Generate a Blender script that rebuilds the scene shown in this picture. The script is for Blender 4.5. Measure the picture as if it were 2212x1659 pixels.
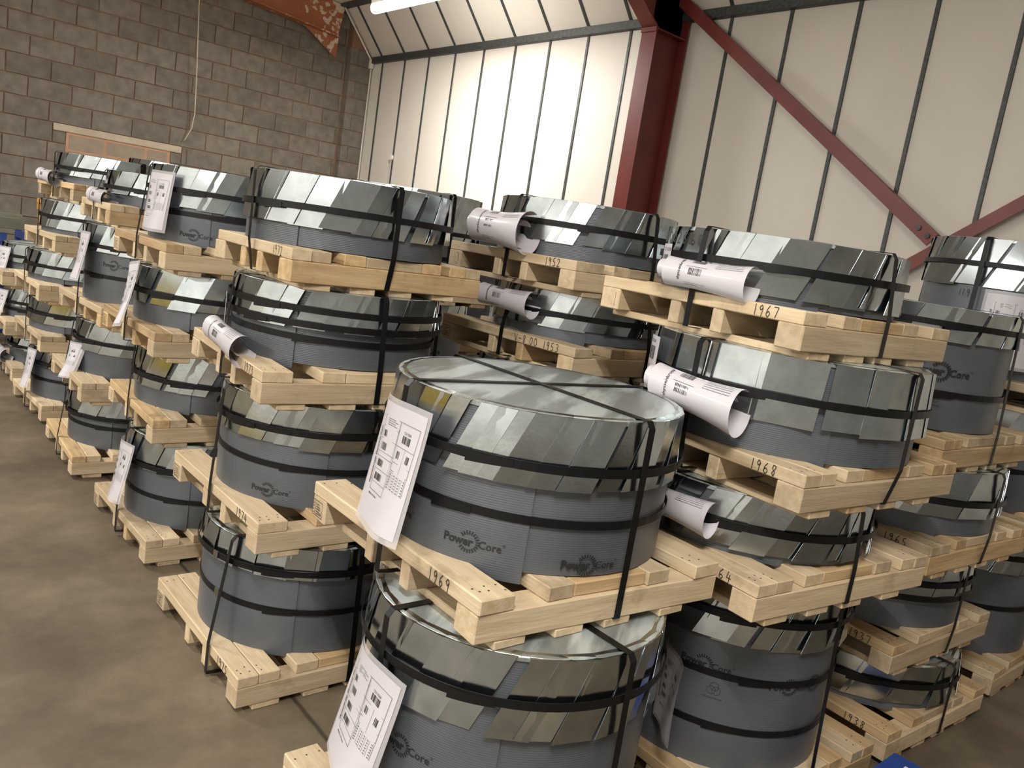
import bpy, math, random
from mathutils import Matrix, Vector
for o in list(bpy.data.objects): bpy.data.objects.remove(o, do_unlink=True)
SC = bpy.context.scene; COL = SC.collection
PI = math.pi; R = math.radians
rnd = random.Random(7)
# ---------------------------------------------------------------- camera
CAMH = 1.605
def cam_axes(yaw, pitch, roll):
    f = Vector((math.sin(yaw)*math.cos(pitch), math.cos(yaw)*math.cos(pitch), -math.sin(pitch)))
    r = Vector((math.cos(yaw), -math.sin(yaw), 0)); u = r.cross(f)
    c, s = math.cos(roll), math.sin(roll)
    return c*r - s*u, s*r + c*u, f
_r, _u, _f = cam_axes(R(41.028), R(9.580), R(-8.956))
cd = bpy.data.cameras.new('camera'); cam = bpy.data.objects.new('camera', cd); COL.objects.link(cam)
cd.sensor_fit = 'HORIZONTAL'; cd.sensor_width = 36; cd.lens = 36*1760.9/2212; cd.clip_start = .02
cam.matrix_world = Matrix(((_r.x, _u.x, -_f.x, 0), (_r.y, _u.y, -_f.y, 0), (_r.z, _u.z, -_f.z, CAMH), (0, 0, 0, 1)))
SC.camera = cam
# ---------------------------------------------------------------- world, exposure
w = bpy.data.worlds.new('world'); SC.world = w; w.use_nodes = True
w.node_tree.nodes['Background'].inputs[0].default_value = (.9, .93, 1, 1)
w.node_tree.nodes['Background'].inputs[1].default_value = .05
SC.view_settings.view_transform = 'Standard'; SC.view_settings.look = 'None'
SC.view_settings.gamma = 1; SC.view_settings.use_curve_mapping = False
SC.view_settings.exposure = 0.0
# fluorescent battens: (x, y centre, z, length, watts); the first one shows at the top of the picture; the last two are added unseen to brighten the left wall
LAMPS = [(4.55, 7.70, 3.87, 1.5, 135), (-1.2, 6.4, 4.25, 1.5, 190), (-.5, -.4, 4.1, 1.5, 215),
         (-6.0, -1.9, 3.05, 1.5, 230), (-5.6, 2.6, 4.2, 1.5, 330), (-5.6, 6.4, 4.2, 1.5, 230)]
LAMPCOL = (1, .985, .95)

# ---------------------------------------------------------------- helpers
def lin(c):
    c = c/255
    return c/12.92 if c <= .04045 else ((c+.055)/1.055)**2.4
def rgb(r, g, b): return (lin(r), lin(g), lin(b), 1)
def node(nt, t, **kw):
    n = nt.nodes.new(t)
    for k, v in kw.items():
        if k.startswith('i_'):
            key = k[2:]; key = int(key) if key.isdigit() else key.replace('_', ' ')
            n.inputs[key].default_value = v
        else: setattr(n, k, v)
    return n
def material(name, base=(.5, .5, .5, 1), rough=.5, metal=0, **kw):
    m = bpy.data.materials.new(name); m.use_nodes = True; b = m.node_tree.nodes['Principled BSDF']
    b.inputs['Base Color'].default_value = base; b.inputs['Roughness'].default_value = rough; b.inputs['Metallic'].default_value = metal
    for k, v in kw.items(): b.inputs[k].default_value = v
    return m, m.node_tree, b
def ramp(nt, fac, stops):
    n = nt.nodes.new('ShaderNodeValToRGB'); e = n.color_ramp.elements
    while len(e) < len(stops): e.new(.5)
    for i, (p, c) in enumerate(stops): e[i].position = p; e[i].color = c
    nt.links.new(fac, n.inputs[0]); return n
def noise_mat(name, c1, c2, scale=(1, 1, 1), ns=4, rough=.7, metal=0, bump=0, bscale=60, detail=5, rvar=0, objrand=0, coord='Object'):
    m, nt, b = material(name, c1, rough, metal)
    tc = node(nt, 'ShaderNodeTexCoord'); mp = node(nt, 'ShaderNodeMapping'); mp.inputs['Scale'].default_value = scale
    oi = node(nt, 'ShaderNodeObjectInfo')
    nt.links.new(tc.outputs[coord], mp.inputs[0])
    add = node(nt, 'ShaderNodeVectorMath', operation='ADD'); sc = node(nt, 'ShaderNodeVectorMath', operation='SCALE'); sc.inputs[3].default_value = 37
    comb = node(nt, 'ShaderNodeCombineXYZ')
    for i in range(3): nt.links.new(oi.outputs['Random'], comb.inputs[i])
    nt.links.new(comb.outputs[0], sc.inputs[0]); nt.links.new(mp.outputs[0], add.inputs[0]); nt.links.new(sc.outputs[0], add.inputs[1])
    n = node(nt, 'ShaderNodeTexNoise', i_Scale=ns, i_Detail=detail); nt.links.new(add.outputs[0], n.inputs['Vector'])
    rp = ramp(nt, n.outputs[0], [(.3, c1), (.7, c2)]); out = rp.outputs[0]
    if objrand:
        hsv = node(nt, 'ShaderNodeHueSaturation'); mr = node(nt, 'ShaderNodeMapRange'); mr.inputs[3].default_value = 1-objrand; mr.inputs[4].default_value = 1+objrand*.7
        nt.links.new(oi.outputs['Random'], mr.inputs[0]); nt.links.new(mr.outputs[0], hsv.inputs['Value']); nt.links.new(out, hsv.inputs['Color']); out = hsv.outputs[0]
    nt.links.new(out, b.inputs['Base Color'])
    if rvar:
        mr = node(nt, 'ShaderNodeMapRange'); mr.inputs[3].default_value = rough-rvar; mr.inputs[4].default_value = rough+rvar
        nt.links.new(n.outputs[0], mr.inputs[0]); nt.links.new(mr.outputs[0], b.inputs['Roughness'])
    if bump:
        n2 = node(nt, 'ShaderNodeTexNoise', i_Scale=bscale, i_Detail=4); nt.links.new(add.outputs[0], n2.inputs['Vector'])
        bp = node(nt, 'ShaderNodeBump', i_Strength=bump, i_Distance=.01); nt.links.new(n2.outputs[0], bp.inputs['Height']); nt.links.new(bp.outputs[0], b.inputs['Normal'])
    return m
M = {}
def wood(name, c1, c2, dark, objrand=.22):
    m = noise_mat(name, c1, c2, (2.2, 24, 24), 1.6, .68, 0, .16, 6, 6, 0, objrand)
    nt = m.node_tree; b = nt.nodes['Principled BSDF']
    src = b.inputs['Base Color'].links[0].from_socket
    tc = node(nt, 'ShaderNodeTexCoord'); oi = node(nt, 'ShaderNodeObjectInfo')
    n = node(nt, 'ShaderNodeTexNoise', noise_dimensions='4D', i_Scale=4.5, i_Detail=5, i_Roughness=.65)
    mu = node(nt, 'ShaderNodeMath', operation='MULTIPLY'); mu.inputs[1].default_value = 61
    nt.links.new(oi.outputs['Random'], mu.inputs[0]); nt.links.new(mu.outputs[0], n.inputs['W']); nt.links.new(tc.outputs['Object'], n.inputs['Vector'])
    rp = ramp(nt, n.outputs[0], [(.56, (0, 0, 0, 1)), (.76, (.8, .8, .8, 1))])
    mx = node(nt, 'ShaderNodeMix', data_type='RGBA'); nt.links.new(rp.outputs[0], mx.inputs[0]); nt.links.new(src, mx.inputs[6]); mx.inputs[7].default_value = dark
    # knots
    vo = node(nt, 'ShaderNodeTexVoronoi', voronoi_dimensions='4D', i_Scale=5); nt.links.new(mu.outputs[0], vo.inputs['W']); nt.links.new(tc.outputs['Object'], vo.inputs['Vector'])
    kr = ramp(nt, vo.outputs['Distance'], [(.035, (1, 1, 1, 1)), (.06, (0, 0, 0, 1))])
    mk = node(nt, 'ShaderNodeMix', data_type='RGBA'); nt.links.new(kr.outputs[0], mk.inputs[0]); nt.links.new(mx.outputs[2], mk.inputs[6]); mk.inputs[7].default_value = rgb(96, 66, 38)
    nt.links.new(mk.outputs[2], b.inputs['Base Color'])
    return m
M['wood'] = wood('pine_wood', rgb(176, 153, 120), rgb(198, 178, 147), rgb(98, 80, 58))
M['wood_old'] = wood('stained_pine_wood', rgb(164, 134, 96), rgb(196, 168, 126), rgb(84, 64, 44))
M['wood_orange'] = wood('orange_pine_wood', rgb(196, 138, 70), rgb(216, 164, 96), rgb(120, 80, 40))
def galv(name, tint=(196, 204, 207), rough=.19, streak=0):
    c = rgb(*tint); d = rgb(*[int(v*.86) for v in tint])
    m = noise_mat(name, c, d, (1, 1, 1), 14, rough, 1, .015, 90, 4, .05, .12)
    return m
M['galv'] = galv('galvanised_steel')
M['galv_top'] = noise_mat('galvanised_cover_with_streaks', rgb(206, 216, 216), rgb(146, 152, 150), (1.1, 6, 1), 1.7, .36, .6, .03, 60, 7, .05, .05)
for _e, _p in zip([n for n in M['galv_top'].node_tree.nodes if n.type == 'VALTORGB'][0].color_ramp.elements, (.44, .54)): _e.position = _p
def wrap_mat():
    m, nt, b = material('grey_ribbed_wrap', rgb(94, 98, 103), .38, .35)
    tc = node(nt, 'ShaderNodeTexCoord'); wv = node(nt, 'ShaderNodeTexWave', bands_direction='Z', i_Scale=55, i_Distortion=.3)
    nt.links.new(tc.outputs['Object'], wv.inputs[0])
    bp = node(nt, 'ShaderNodeBump', i_Strength=.12, i_Distance=.004); nt.links.new(wv.outputs['Fac'], bp.inputs['Height']); nt.links.new(bp.outputs[0], b.inputs['Normal'])
    n = node(nt, 'ShaderNodeTexNoise', i_Scale=5, i_Detail=5); nt.links.new(tc.outputs['Object'], n.inputs['Vector'])
    rp = ramp(nt, n.outputs[0], [(.3, rgb(86, 90, 95)), (.75, rgb(101, 105, 110))]); nt.links.new(rp.outputs[0], b.inputs['Base Color'])
    return m
M['wrap'] = wrap_mat()
M['strap'] = material('black_plastic_strap', (.004, .004, .0045, 1), .42, 0, **{'Specular IOR Level': .3})[0]
M['seal'] = material('steel_strap_seal', (.3, .28, .25, 1), .35, 1)[0]
M['ink'] = material('black_ink', (.012, .012, .013, 1), .6)[0]
M['marker'] = material('black_marker', (.03, .025, .02, 1), .7)[0]
M['greyink'] = material('grey_print', (.12, .12, .13, 1), .6)[0]
M['paper'] = material('white_paper', rgb(190, 185, 189), .45, 0, **{'Coat Weight': .6, 'Coat Roughness': .12})[0]
def sleeve_mat():
    m, nt, b = material('clear_plastic_sleeve', rgb(206, 202, 204), .18)
    tr = node(nt, 'ShaderNodeBsdfTransparent'); mx = node(nt, 'ShaderNodeMixShader'); mx.inputs[0].default_value = .55
    nt.links.new(tr.outputs[0], mx.inputs[1]); nt.links.new(b.outputs[0], mx.inputs[2]); nt.links.new(mx.outputs[0], nt.nodes['Material Output'].inputs[0])
    return m
M['sleeve'] = sleeve_mat()
M['block'] = noise_mat('concrete_block', rgb(104, 97, 87), rgb(127, 119, 107), (1, 1, 1), 9, .95, 0, .5, 120, 8, 0, .16)
M['block_pale'] = noise_mat('pale_concrete_block', rgb(140, 126, 110), rgb(156, 142, 124), (1, 1, 1), 9, .95, 0, .5, 120, 8, 0, .08)
M['mortar'] = noise_mat('brown_mortar', rgb(118, 88, 66), rgb(138, 106, 80), (1, 1, 1), 3, .95, 0, .4, 80, coord='Object')
M['mortar_pink'] = noise_mat('pinkish_mortar', rgb(176, 132, 104), rgb(190, 146, 116), (1, 1, 1), 3, .95, 0, .4, 80)
M['lintel'] = noise_mat('concrete_lintel', rgb(172, 158, 138), rgb(190, 176, 154), (1, 1, 1), 6, .9, 0, .3, 80)
M['panel'] = noise_mat('cream_wall_panel', rgb(210, 202, 190), rgb(219, 211, 200), (1, 1, 1), 1.2, .55, 0, .02, 120)
M['joint'] = noise_mat('dark_galvanised_joint', rgb(62, 64, 62), rgb(86, 88, 86), (1, 1, 1), 40, .5, .4)
M['redpaint'] = noise_mat('red_oxide_paint', rgb(104, 40, 34), rgb(120, 50, 42), (1, 1, 1), 3, .42, 0, .06, 60)
def flaky():
    m = noise_mat('flaking_orange_paint', rgb(160, 96, 60), rgb(148, 84, 52), (1, 1, 1), 3, .6)
    nt = m.node_tree; b = nt.nodes['Principled BSDF']; src = b.inputs['Base Color'].links[0].from_socket
    tc = node(nt, 'ShaderNodeTexCoord'); n = node(nt, 'ShaderNodeTexNoise', i_Scale=12, i_Detail=4); nt.links.new(tc.outputs['Object'], n.inputs['Vector'])
    n2 = node(nt, 'ShaderNodeTexNoise', i_Scale=1.5); nt.links.new(tc.outputs['Object'], n2.inputs['Vector'])
    sx = node(nt, 'ShaderNodeSeparateXYZ'); nt.links.new(tc.outputs['Object'], sx.inputs[0])
    mr = node(nt, 'ShaderNodeMapRange'); mr.inputs[1].default_value = 4.6; mr.inputs[2].default_value = 5.4; mr.inputs[3].default_value = -.12; mr.inputs[4].default_value = .08; nt.links.new(sx.outputs[0], mr.inputs[0])
    ad = node(nt, 'ShaderNodeMath', operation='ADD'); nt.links.new(n.outputs[0], ad.inputs[0]); nt.links.new(mr.outputs[0], ad.inputs[1])
    rp = ramp(nt, ad.outputs[0], [(.56, (0, 0, 0, 1)), (.60, (1, 1, 1, 1))])
    mx = node(nt, 'ShaderNodeMix', data_type='RGBA'); nt.links.new(rp.outputs[0], mx.inputs[0]); nt.links.new(src, mx.inputs[6]); mx.inputs[7].default_value = rgb(196, 178, 158)
    nt.links.new(mx.outputs[2], b.inputs['Base Color']); return m
M['flaky'] = flaky()
M['darksteel'] = noise_mat('dark_grey_purlin', rgb(66, 66, 66), rgb(82, 82, 82), (1, 1, 1), 6, .5, .5)
M['whiteplastic'] = material('white_plastic', rgb(220, 214, 202), .4)[0]
M['cord'] = material('pale_cord', rgb(196, 184, 164), .6)[0]
M['blue'] = noise_mat('blue_painted_steel', rgb(28, 52, 112), rgb(36, 64, 130), (1, 1, 1), 5, .5)
M['olive'] = noise_mat('dusty_olive_steel', rgb(84, 86, 72), rgb(104, 104, 88), (1, 1, 1), 6, .7)
M['bluebox'] = noise_mat('blue_printed_card', rgb(26, 58, 128), rgb(34, 68, 140), (1, 1, 1), 4, .5)
M['whiteprint'] = material('white_print', rgb(210, 212, 214), .6)[0]
M['plainwall'] = noise_mat('plain_painted_wall', rgb(200, 198, 192), rgb(212, 210, 204), (1, 1, 1), 2, .8)
M['greywall'] = noise_mat('grey_painted_wall', rgb(186, 184, 180), rgb(196, 194, 190), (1, 1, 1), 2, .8)
def floor_mat():
    m, nt, b = material('stained_concrete_floor', rgb(120, 104, 84), .5)
    tc = node(nt, 'ShaderNodeTexCoord')
    n1 = node(nt, 'ShaderNodeTexNoise', i_Scale=1.3, i_Detail=9, i_Roughness=.62); n2 = node(nt, 'ShaderNodeTexNoise', i_Scale=7, i_Detail=8, i_Roughness=.7)
    for n in (n1, n2): nt.links.new(tc.outputs['Object'], n.inputs['Vector'])
    r1 = ramp(nt, n1.outputs[0], [(.34, rgb(80, 70, 56)), (.5, rgb(104, 92, 75)), (.68, rgb(126, 113, 94))])
    r2 = ramp(nt, n2.outputs[0], [(.35, (.62, .6, .58, 1)), (.62, (1, 1, 1, 1))])
    mx = node(nt, 'ShaderNodeMix', data_type='RGBA', blend_type='MULTIPLY'); mx.inputs[0].default_value = .6
    nt.links.new(r1.outputs[0], mx.inputs[6]); nt.links.new(r2.outputs[0], mx.inputs[7])
    # long saw-cut joint and small dark spots
    sx = node(nt, 'ShaderNodeSeparateXYZ'); nt.links.new(tc.outputs['Object'], sx.inputs[0])
    nw = node(nt, 'ShaderNodeTexNoise', i_Scale=5, i_Detail=3); nt.links.new(tc.outputs['Object'], nw.inputs['Vector'])
    sb = node(nt, 'ShaderNodeMath', operation='SUBTRACT'); sb.inputs[1].default_value = 1.238; nt.links.new(sx.outputs[0], sb.inputs[0])
    ad = node(nt, 'ShaderNodeMath', operation='MULTIPLY_ADD'); ad.inputs[1].default_value = .02; nt.links.new(nw.outputs[0], ad.inputs[0]); nt.links.new(sb.outputs[0], ad.inputs[2])
    ab = node(nt, 'ShaderNodeMath', operation='ABSOLUTE'); nt.links.new(ad.outputs[0], ab.inputs[0])
    lt = ramp(nt, ab.outputs[0], [(.004, (.35, .35, .35, 1)), (.011, (1, 1, 1, 1))])
    m2 = node(nt, 'ShaderNodeMix', data_type='RGBA', blend_type='MULTIPLY'); m2.inputs[0].default_value = 1; nt.links.new(mx.outputs[2], m2.inputs[6]); nt.links.new(lt.outputs[0], m2.inputs[7])
    vo = node(nt, 'ShaderNodeTexVoronoi', i_Scale=3.2); nt.links.new(tc.outputs['Object'], vo.inputs['Vector'])
    sp = ramp(nt, vo.outputs['Distance'], [(.022, (.4, .4, .4, 1)), (.045, (1, 1, 1, 1))])
    m3 = node(nt, 'ShaderNodeMix', data_type='RGBA', blend_type='MULTIPLY'); m3.inputs[0].default_value = 1; nt.links.new(m2.outputs[2], m3.inputs[6]); nt.links.new(sp.outputs[0], m3.inputs[7])
    nt.links.new(m3.outputs[2], b.inputs['Base Color'])
    mr = node(nt, 'ShaderNodeMapRange'); mr.inputs[3].default_value = .62; mr.inputs[4].default_value = .42; nt.links.new(n1.outputs[0], mr.inputs[0]); nt.links.new(mr.outputs[0], b.inputs['Roughness'])
    bp = node(nt, 'ShaderNodeBump', i_Strength=.12, i_Distance=.01); nt.links.new(n2.outputs[0], bp.inputs['Height']); nt.links.new(bp.outputs[0], b.inputs['Normal'])
    return m
M['floor'] = floor_mat()
def emit(name, col, s):
    m = bpy.data.materials.new(name); m.use_nodes = True; nt = m.node_tree; nt.nodes.clear()
    e = node(nt, 'ShaderNodeEmission'); e.inputs[0].default_value = col; e.inputs[1].default_value = s
    o = node(nt, 'ShaderNodeOutputMaterial'); nt.links.new(e.outputs[0], o.inputs[0]); return m
M['tube'] = emit('fluorescent_glow', (1, .97, .92, 1), 60)

def mesh(name, vs, fs, mat, smooth=False):
    me = bpy.data.meshes.new(name); me.from_pydata([tuple(v) for v in vs], [], fs); me.update()
    if mat: me.materials.append(M[mat] if isinstance(mat, str) else mat)
    if smooth: me.polygons.foreach_set('use_smooth', [True]*len(me.polygons))
    return me
def obj(name, me, parent=None, loc=(0, 0, 0), rot=(0, 0, 0)):
    o = bpy.data.objects.new(name, me); COL.objects.link(o); o.location = loc; o.rotation_euler = rot
    if parent: o.parent = parent
    return o
def tag(o, label, cat, group=None):
    o['label'] = label; o['category'] = cat
    if group: o['group'] = group
    return o
def struct(o, label=None):
    o['kind'] = 'structure'
    if label: o['label'] = label
    return o
def empty(name, loc=(0, 0, 0), rotz=0):
    o = bpy.data.objects.new(name, None); COL.objects.link(o); o.location = loc; o.rotation_euler = (0, 0, rotz); o.empty_display_size = .1
    return o
def cbox(l, d, h, c=.003):
    """chamfered box, length along x from 0..l, y 0..d, z 0..h"""
    vs = []; idx = {}
    for i in (0, 1):
        for j in (0, 1):
            for k in (0, 1):
                p = [i*l, j*d, k*h]; s = [1-2*i, 1-2*j, 1-2*k]
                for a in range(3):
                    q = [p[b] + (0 if b == a else s[b]*c) for b in range(3)]
                    idx[i, j, k, a] = len(vs); vs.append(q)
    fs = []
    for a in range(3):
        b, e = [(1, 2), (2, 0), (0, 1)][a]
        for side in (0, 1):
            loop = []
            for u, v in ((0, 0), (1, 0), (1, 1), (0, 1)):
                t = [0, 0, 0]; t[a] = side; t[b] = u; t[e] = v; loop.append(idx[(*t, a)])
            fs.append(loop if side else loop[::-1])
    def flip(t, ax): t = list(t); t[ax] = 1-t[ax]; return tuple(t)
    for a in range(3):      # edges along axis a
        b, e = [(1, 2), (2, 0), (0, 1)][a]
        for u in (0, 1):
            for v in (0, 1):
                t0 = [0, 0, 0]; t0[b] = u; t0[e] = v; t1 = list(t0); t1[a] = 1
                q = [idx[(*t0, b)], idx[(*t1, b)], idx[(*t1, e)], idx[(*t0, e)]]
                fs.append(q if (u ^ v) else q[::-1])
    for i in (0, 1):
        for j in (0, 1):
            for k in (0, 1):
                q = [idx[i, j, k, 0], idx[i, j, k, 1], idx[i, j, k, 2]]
                fs.append(q if (i+j+k) % 2 == 1 else q[::-1])
    return vs, fs
_boxcache = {}
def boxmesh(name, l, d, h, mat, c=.003):
    k = (name, round(l, 3), round(d, 3), round(h, 3), mat, c)
    if k not in _boxcache: _boxcache[k] = mesh(name, *cbox(l, d, h, c), mat)
    return _boxcache[k]
def addbox(vs, fs, x0, y0, z0, x1, y1, z1):
    b = len(vs)
    vs += [(x0, y0, z0), (x1, y0, z0), (x1, y1, z0), (x0, y1, z0), (x0, y0, z1), (x1, y0, z1), (x1, y1, z1), (x0, y1, z1)]
    fs += [[b+i for i in q] for q in ((0, 3, 2, 1), (4, 5, 6, 7), (0, 1, 5, 4), (1, 2, 6, 5), (2, 3, 7, 6), (3, 0, 4, 7))]
def tube(vs, fs, pts, r, seg=8, caps=True):
    pts = [Vector(p) for p in pts]; b = len(vs); n = len(pts)
    for i, p in enumerate(pts):
        t = (pts[min(i+1, n-1)]-pts[max(i-1, 0)]).normalized(); a = Vector((0, 0, 1)) if abs(t.z) < .9 else Vector((1, 0, 0))
        u = t.cross(a).normalized(); v = t.cross(u)
        for k in range(seg):
            an = 2*PI*k/seg; vs.append(p + r*(math.cos(an)*u + math.sin(an)*v))
    for i in range(n-1):
        for k in range(seg):
            fs.append([b+i*seg+k, b+i*seg+(k+1) % seg, b+(i+1)*seg+(k+1) % seg, b+(i+1)*seg+k])
    if caps: fs.append([b+k for k in range(seg)]); fs.append([b+(n-1)*seg+k for k in range(seg)][::-1])
def ribbon(vs, fs, pts, wdir, width, th):
    """flat band along pts; wdir = width direction"""
    pts = [Vector(p) for p in pts]; n = len(pts); b = len(vs); wd = Vector(wdir).normalized()*width/2
    for i, p in enumerate(pts):
        t = (pts[min(i+1, n-1)]-pts[max(i-1, 0)]).normalized(); nn = t.cross(wd).normalized()*th
        vs += [p-wd, p+wd, p+wd+nn, p-wd+nn]
    for i in range(n-1):
        for k in range(4): fs.append([b+i*4+k, b+i*4+(k+1) % 4, b+(i+1)*4+(k+1) % 4, b+(i+1)*4+k])
    fs.append([b, b+3, b+2, b+1]); e = b+(n-1)*4; fs.append([e, e+1, e+2, e+3])

# ---- lettering
_tcache = {}
def text_verts(s, bold=0.0):
    k = (s, bold)
    if k in _tcache: return _tcache[k]
    cu = bpy.data.curves.new('t', 'FONT'); cu.body = s; cu.size = 1; cu.offset = bold; cu.resolution_u = 2
    o = bpy.data.objects.new('t', cu); COL.objects.link(o)
    me = bpy.data.meshes.new_from_object(o)
    vs = [(v.co.x, v.co.y) for v in me.vertices]; fs = [list(p.vertices) for p in me.polygons]
    bpy.data.objects.remove(o); bpy.data.curves.remove(cu); bpy.data.meshes.remove(me)
    x0 = min(v[0] for v in vs); vs = [(x-x0, y) for x, y in vs]; wd = max(v[0] for v in vs)
    _tcache[k] = (vs, fs, wd); return _tcache[k]
class Flat:      # collects 2-D print, later mapped to a surface
    def __init__(s): s.v = []; s.f = []
    def poly(s, pts):
        b = len(s.v); s.v += pts; s.f.append(list(range(b, b+len(pts))))
    def rect(s, x0, y0, x1, y1): s.poly([(x0, y0), (x1, y0), (x1, y1), (x0, y1)])
    def line(s, p, q, t):
        dx, dy = q[0]-p[0], q[1]-p[1]; L = math.hypot(dx, dy) or 1; nx, ny = -dy/L*t/2, dx/L*t/2
        s.poly([(p[0]-nx, p[1]-ny), (q[0]-nx, q[1]-ny), (q[0]+nx, q[1]+ny), (p[0]+nx, p[1]+ny)])
    def frame(s, x0, y0, x1, y1, t):
        for p, q in (((x0, y0), (x1, y0)), ((x1, y0), (x1, y1)), ((x1, y1), (x0, y1)), ((x0, y1), (x0, y0))): s.line(p, q, t)
    def text(s, txt, x, y, size, rot=0, bold=0.0, anchor=0, sx=1):
        vs, fs, wd = text_verts(txt, bold); c, sn = math.cos(rot), math.sin(rot); b = len(s.v)
        for px, py in vs:
            px = (px-wd*anchor)*size*sx; py *= size
            s.v.append((x+px*c-py*sn, y+px*sn+py*c))
        s.f += [[b+i for i in f] for f in fs]
    def barcode(s, x, y, wd, ht, seed=1, vert=False):
        r = random.Random(seed); t = 0
        while t < wd:
            bw = r.choice((.0012, .002, .003)); e = min(t+bw, wd)
            if vert: s.rect(x, y+t, x+ht, y+e)
            else: s.rect(x+t, y, x+e, y+ht)
            t = e + r.choice((.001, .0015, .0025))
    def build(s, name, fn, mat, parent=None):
        return obj(name, mesh(name, [fn(x, y) for x, y in s.v], s.f, mat), parent)
DIG = {'0': [[(.5, 1), (.15, .75), (.15, .3), (.5, 0), (.85, .3), (.85, .75), (.5, 1)]], '1': [[(.5, 1), (.45, 0)]],
       '2': [[(.1, .8), (.4, 1), (.8, .8), (.6, .45), (.1, 0), (.9, .05)]], '3': [[(.15, .9), (.6, 1), (.8, .75), (.4, .52), (.85, .3), (.55, 0), (.1, .1)]],
       '4': [[(.4, 1), (.15, .4), (.9, .45)], [(.7, .8), (.6, -.1)]], '5': [[(.85, 1), (.3, .95), (.2, .55), (.7, .5), (.75, .15), (.4, 0), (.1, .1)]],
       '6': [[(.7, 1), (.25, .6), (.15, .2), (.5, 0), (.8, .25), (.5, .5), (.2, .3)]], '7': [[(.1, .95), (.9, .95), (.45, 0)]],
       '8': [[(.8, .85), (.4, 1), (.25, .7), (.75, .35), (.5, 0), (.2, .25), (.7, .65), (.8, .85)]],
       '9': [[(.8, .75), (.5, 1), (.2, .75), (.45, .5), (.8, .75), (.7, .35), (.6, -.05)]],
       'V': [[(.05, 1), (.5, 0), (.95, 1)]], '-': [[(.15, .5), (.85, .5)]], 'n': [[(.1, 0), (.25, .6), (.55, .6), (.7, .05)]]}
def handwrite(s, h, th, seed=0):
    F = Flat(); r = random.Random(seed); x = 0
    for ch in s:
        if ch == ' ': x += h*.5; continue
        wd = h*(.3 if ch == '1' else .62)
        for st in DIG[ch]:
            pts = [(x+px*wd+r.uniform(-.03, .03)*h, py*h+r.uniform(-.04, .04)*h) for px, py in st]
            for a, b in zip(pts, pts[1:]): F.line(a, b, th)
        x += wd+h*.2
    F.w = x; return F

# ---------------------------------------------------------------- room shell
XW, YB = 6.02, 11.15           # white wall plane, block wall plane
EAVE = 3.885; RX, RZ = 5.52, 4.48   # top of the wall, top of the steep lining
vs, fs = [], []; addbox(vs, fs, -8, -7, -.12, XW+.2, YB+.2, 0)
struct(obj('floor', mesh('floor', vs, fs, 'floor')), 'brown stained concrete warehouse floor')
vs, fs = [], []; addbox(vs, fs, XW+.03, -7, 0, XW+.2, YB, EAVE)
wr = struct(obj('wall_right', mesh('wall_right', vs, fs, 'joint')), 'cream panelled wall with dark vertical joints')
vs, fs = [], []; addbox(vs, fs, -8.2, -7, 0, -8, YB, 4.5)
struct(obj('wall_left', mesh('wall_left', vs, fs, 'plainwall')))
vs, fs = [], []; addbox(vs, fs, -8.2, -7.2, 0, XW+.2, -7, 5.6)
struct(obj('wall_back', mesh('wall_back', vs, fs, 'greywall')))
M['yellow'] = noise_mat('yellow_painted_steel', rgb(206, 172, 30), rgb(214, 182, 44), (1, 1, 1), 3, .45)
YJ = [10.75-.5955*k for k in range(0, 30)]     # panel joints along the right wall
edges = [YB-.005]+YJ
pm = {}
for a, b in zip(edges, edges[1:]):
    L = a-b-.012
    o = obj('wall_panel', boxmesh('wall_panel', .02, L, EAVE-.05, 'panel', .004), wr, (XW+.012, b+.006, 0))
for y in YJ:
    vs = []; fs = []
    obj('joint_strip', boxmesh('joint_strip', .012, .034, EAVE-.05, 'joint', .003), wr, (XW+.001, y-.017, 0))
# eaves beam (flat grey angle along the top of the wall)
ea = obj('trim_1', boxmesh('eaves_angle', .06, YB+7, .085, 'joint', .004), None, (XW-.045, -7, EAVE-.06)); struct(ea, 'dark grey metal angle along the top of the cream wall')
# ceiling: steep lining + shallow roof
def roofbox(x0, z0, x1, z1, y0, y1, th=.02):
    n = Vector((z1-z0, 0, x0-x1)).normalized()   # pointing up/out
    if n.z < 0: n = -n
    n *= th
    return [(x0, y0, z0), (x1, y0, z1), (x1, y1, z1), (x0, y1, z0), (x0+n.x, y0, z0+n.z), (x1+n.x, y0, z1+n.z), (x1+n.x, y1, z1+n.z), (x0+n.x, y1, z0+n.z)], \
           [[0, 1, 2, 3], [7, 6, 5, 4], [0, 4, 5, 1], [1, 5, 6, 2], [2, 6, 7, 3], [3, 7, 4, 0]]
vs, fs = roofbox(RX, RZ, -1.2, 5.05, -7, YB, .12)
ce = struct(obj('ceiling', mesh('ceiling', vs, fs, 'panel')), 'pale sloping roof lining')
vs, fs = roofbox(-1.2, 5.05, -8, 4.45, -7, YB, .12); obj('roof_slope', mesh('roof_slope', vs, fs, 'panel'), ce)
vs, fs = roofbox(XW+.03, EAVE+.035, RX+.03, RZ+.035, -7, YB, .1); obj('lining_backing', mesh('lining_backing', vs, fs, 'joint'), ce)
for a, b in zip(edges, edges[1:]):
    vs, fs = roofbox(XW-.005, EAVE+.02, RX, RZ+.005, b+.006, a-.006, .02); obj('ceiling_panel', mesh('ceiling_panel', vs, fs, 'panel'), ce)
for y in YJ:
    vs, fs = roofbox(XW-.013, EAVE+.013, RX-.008, RZ-.002, y-.017, y+.017, .012); obj('joint_strip', mesh('joint_strip', vs, fs, 'joint'), ce)
vs, fs = [], []; addbox(vs, fs, RX-.09, -7, RZ-.03, RX+.03, YB-.02, RZ+.14)
struct(obj('trim_2', mesh('purlin', vs, fs, 'darksteel')), 'dark grey purlin under the roof')

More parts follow.
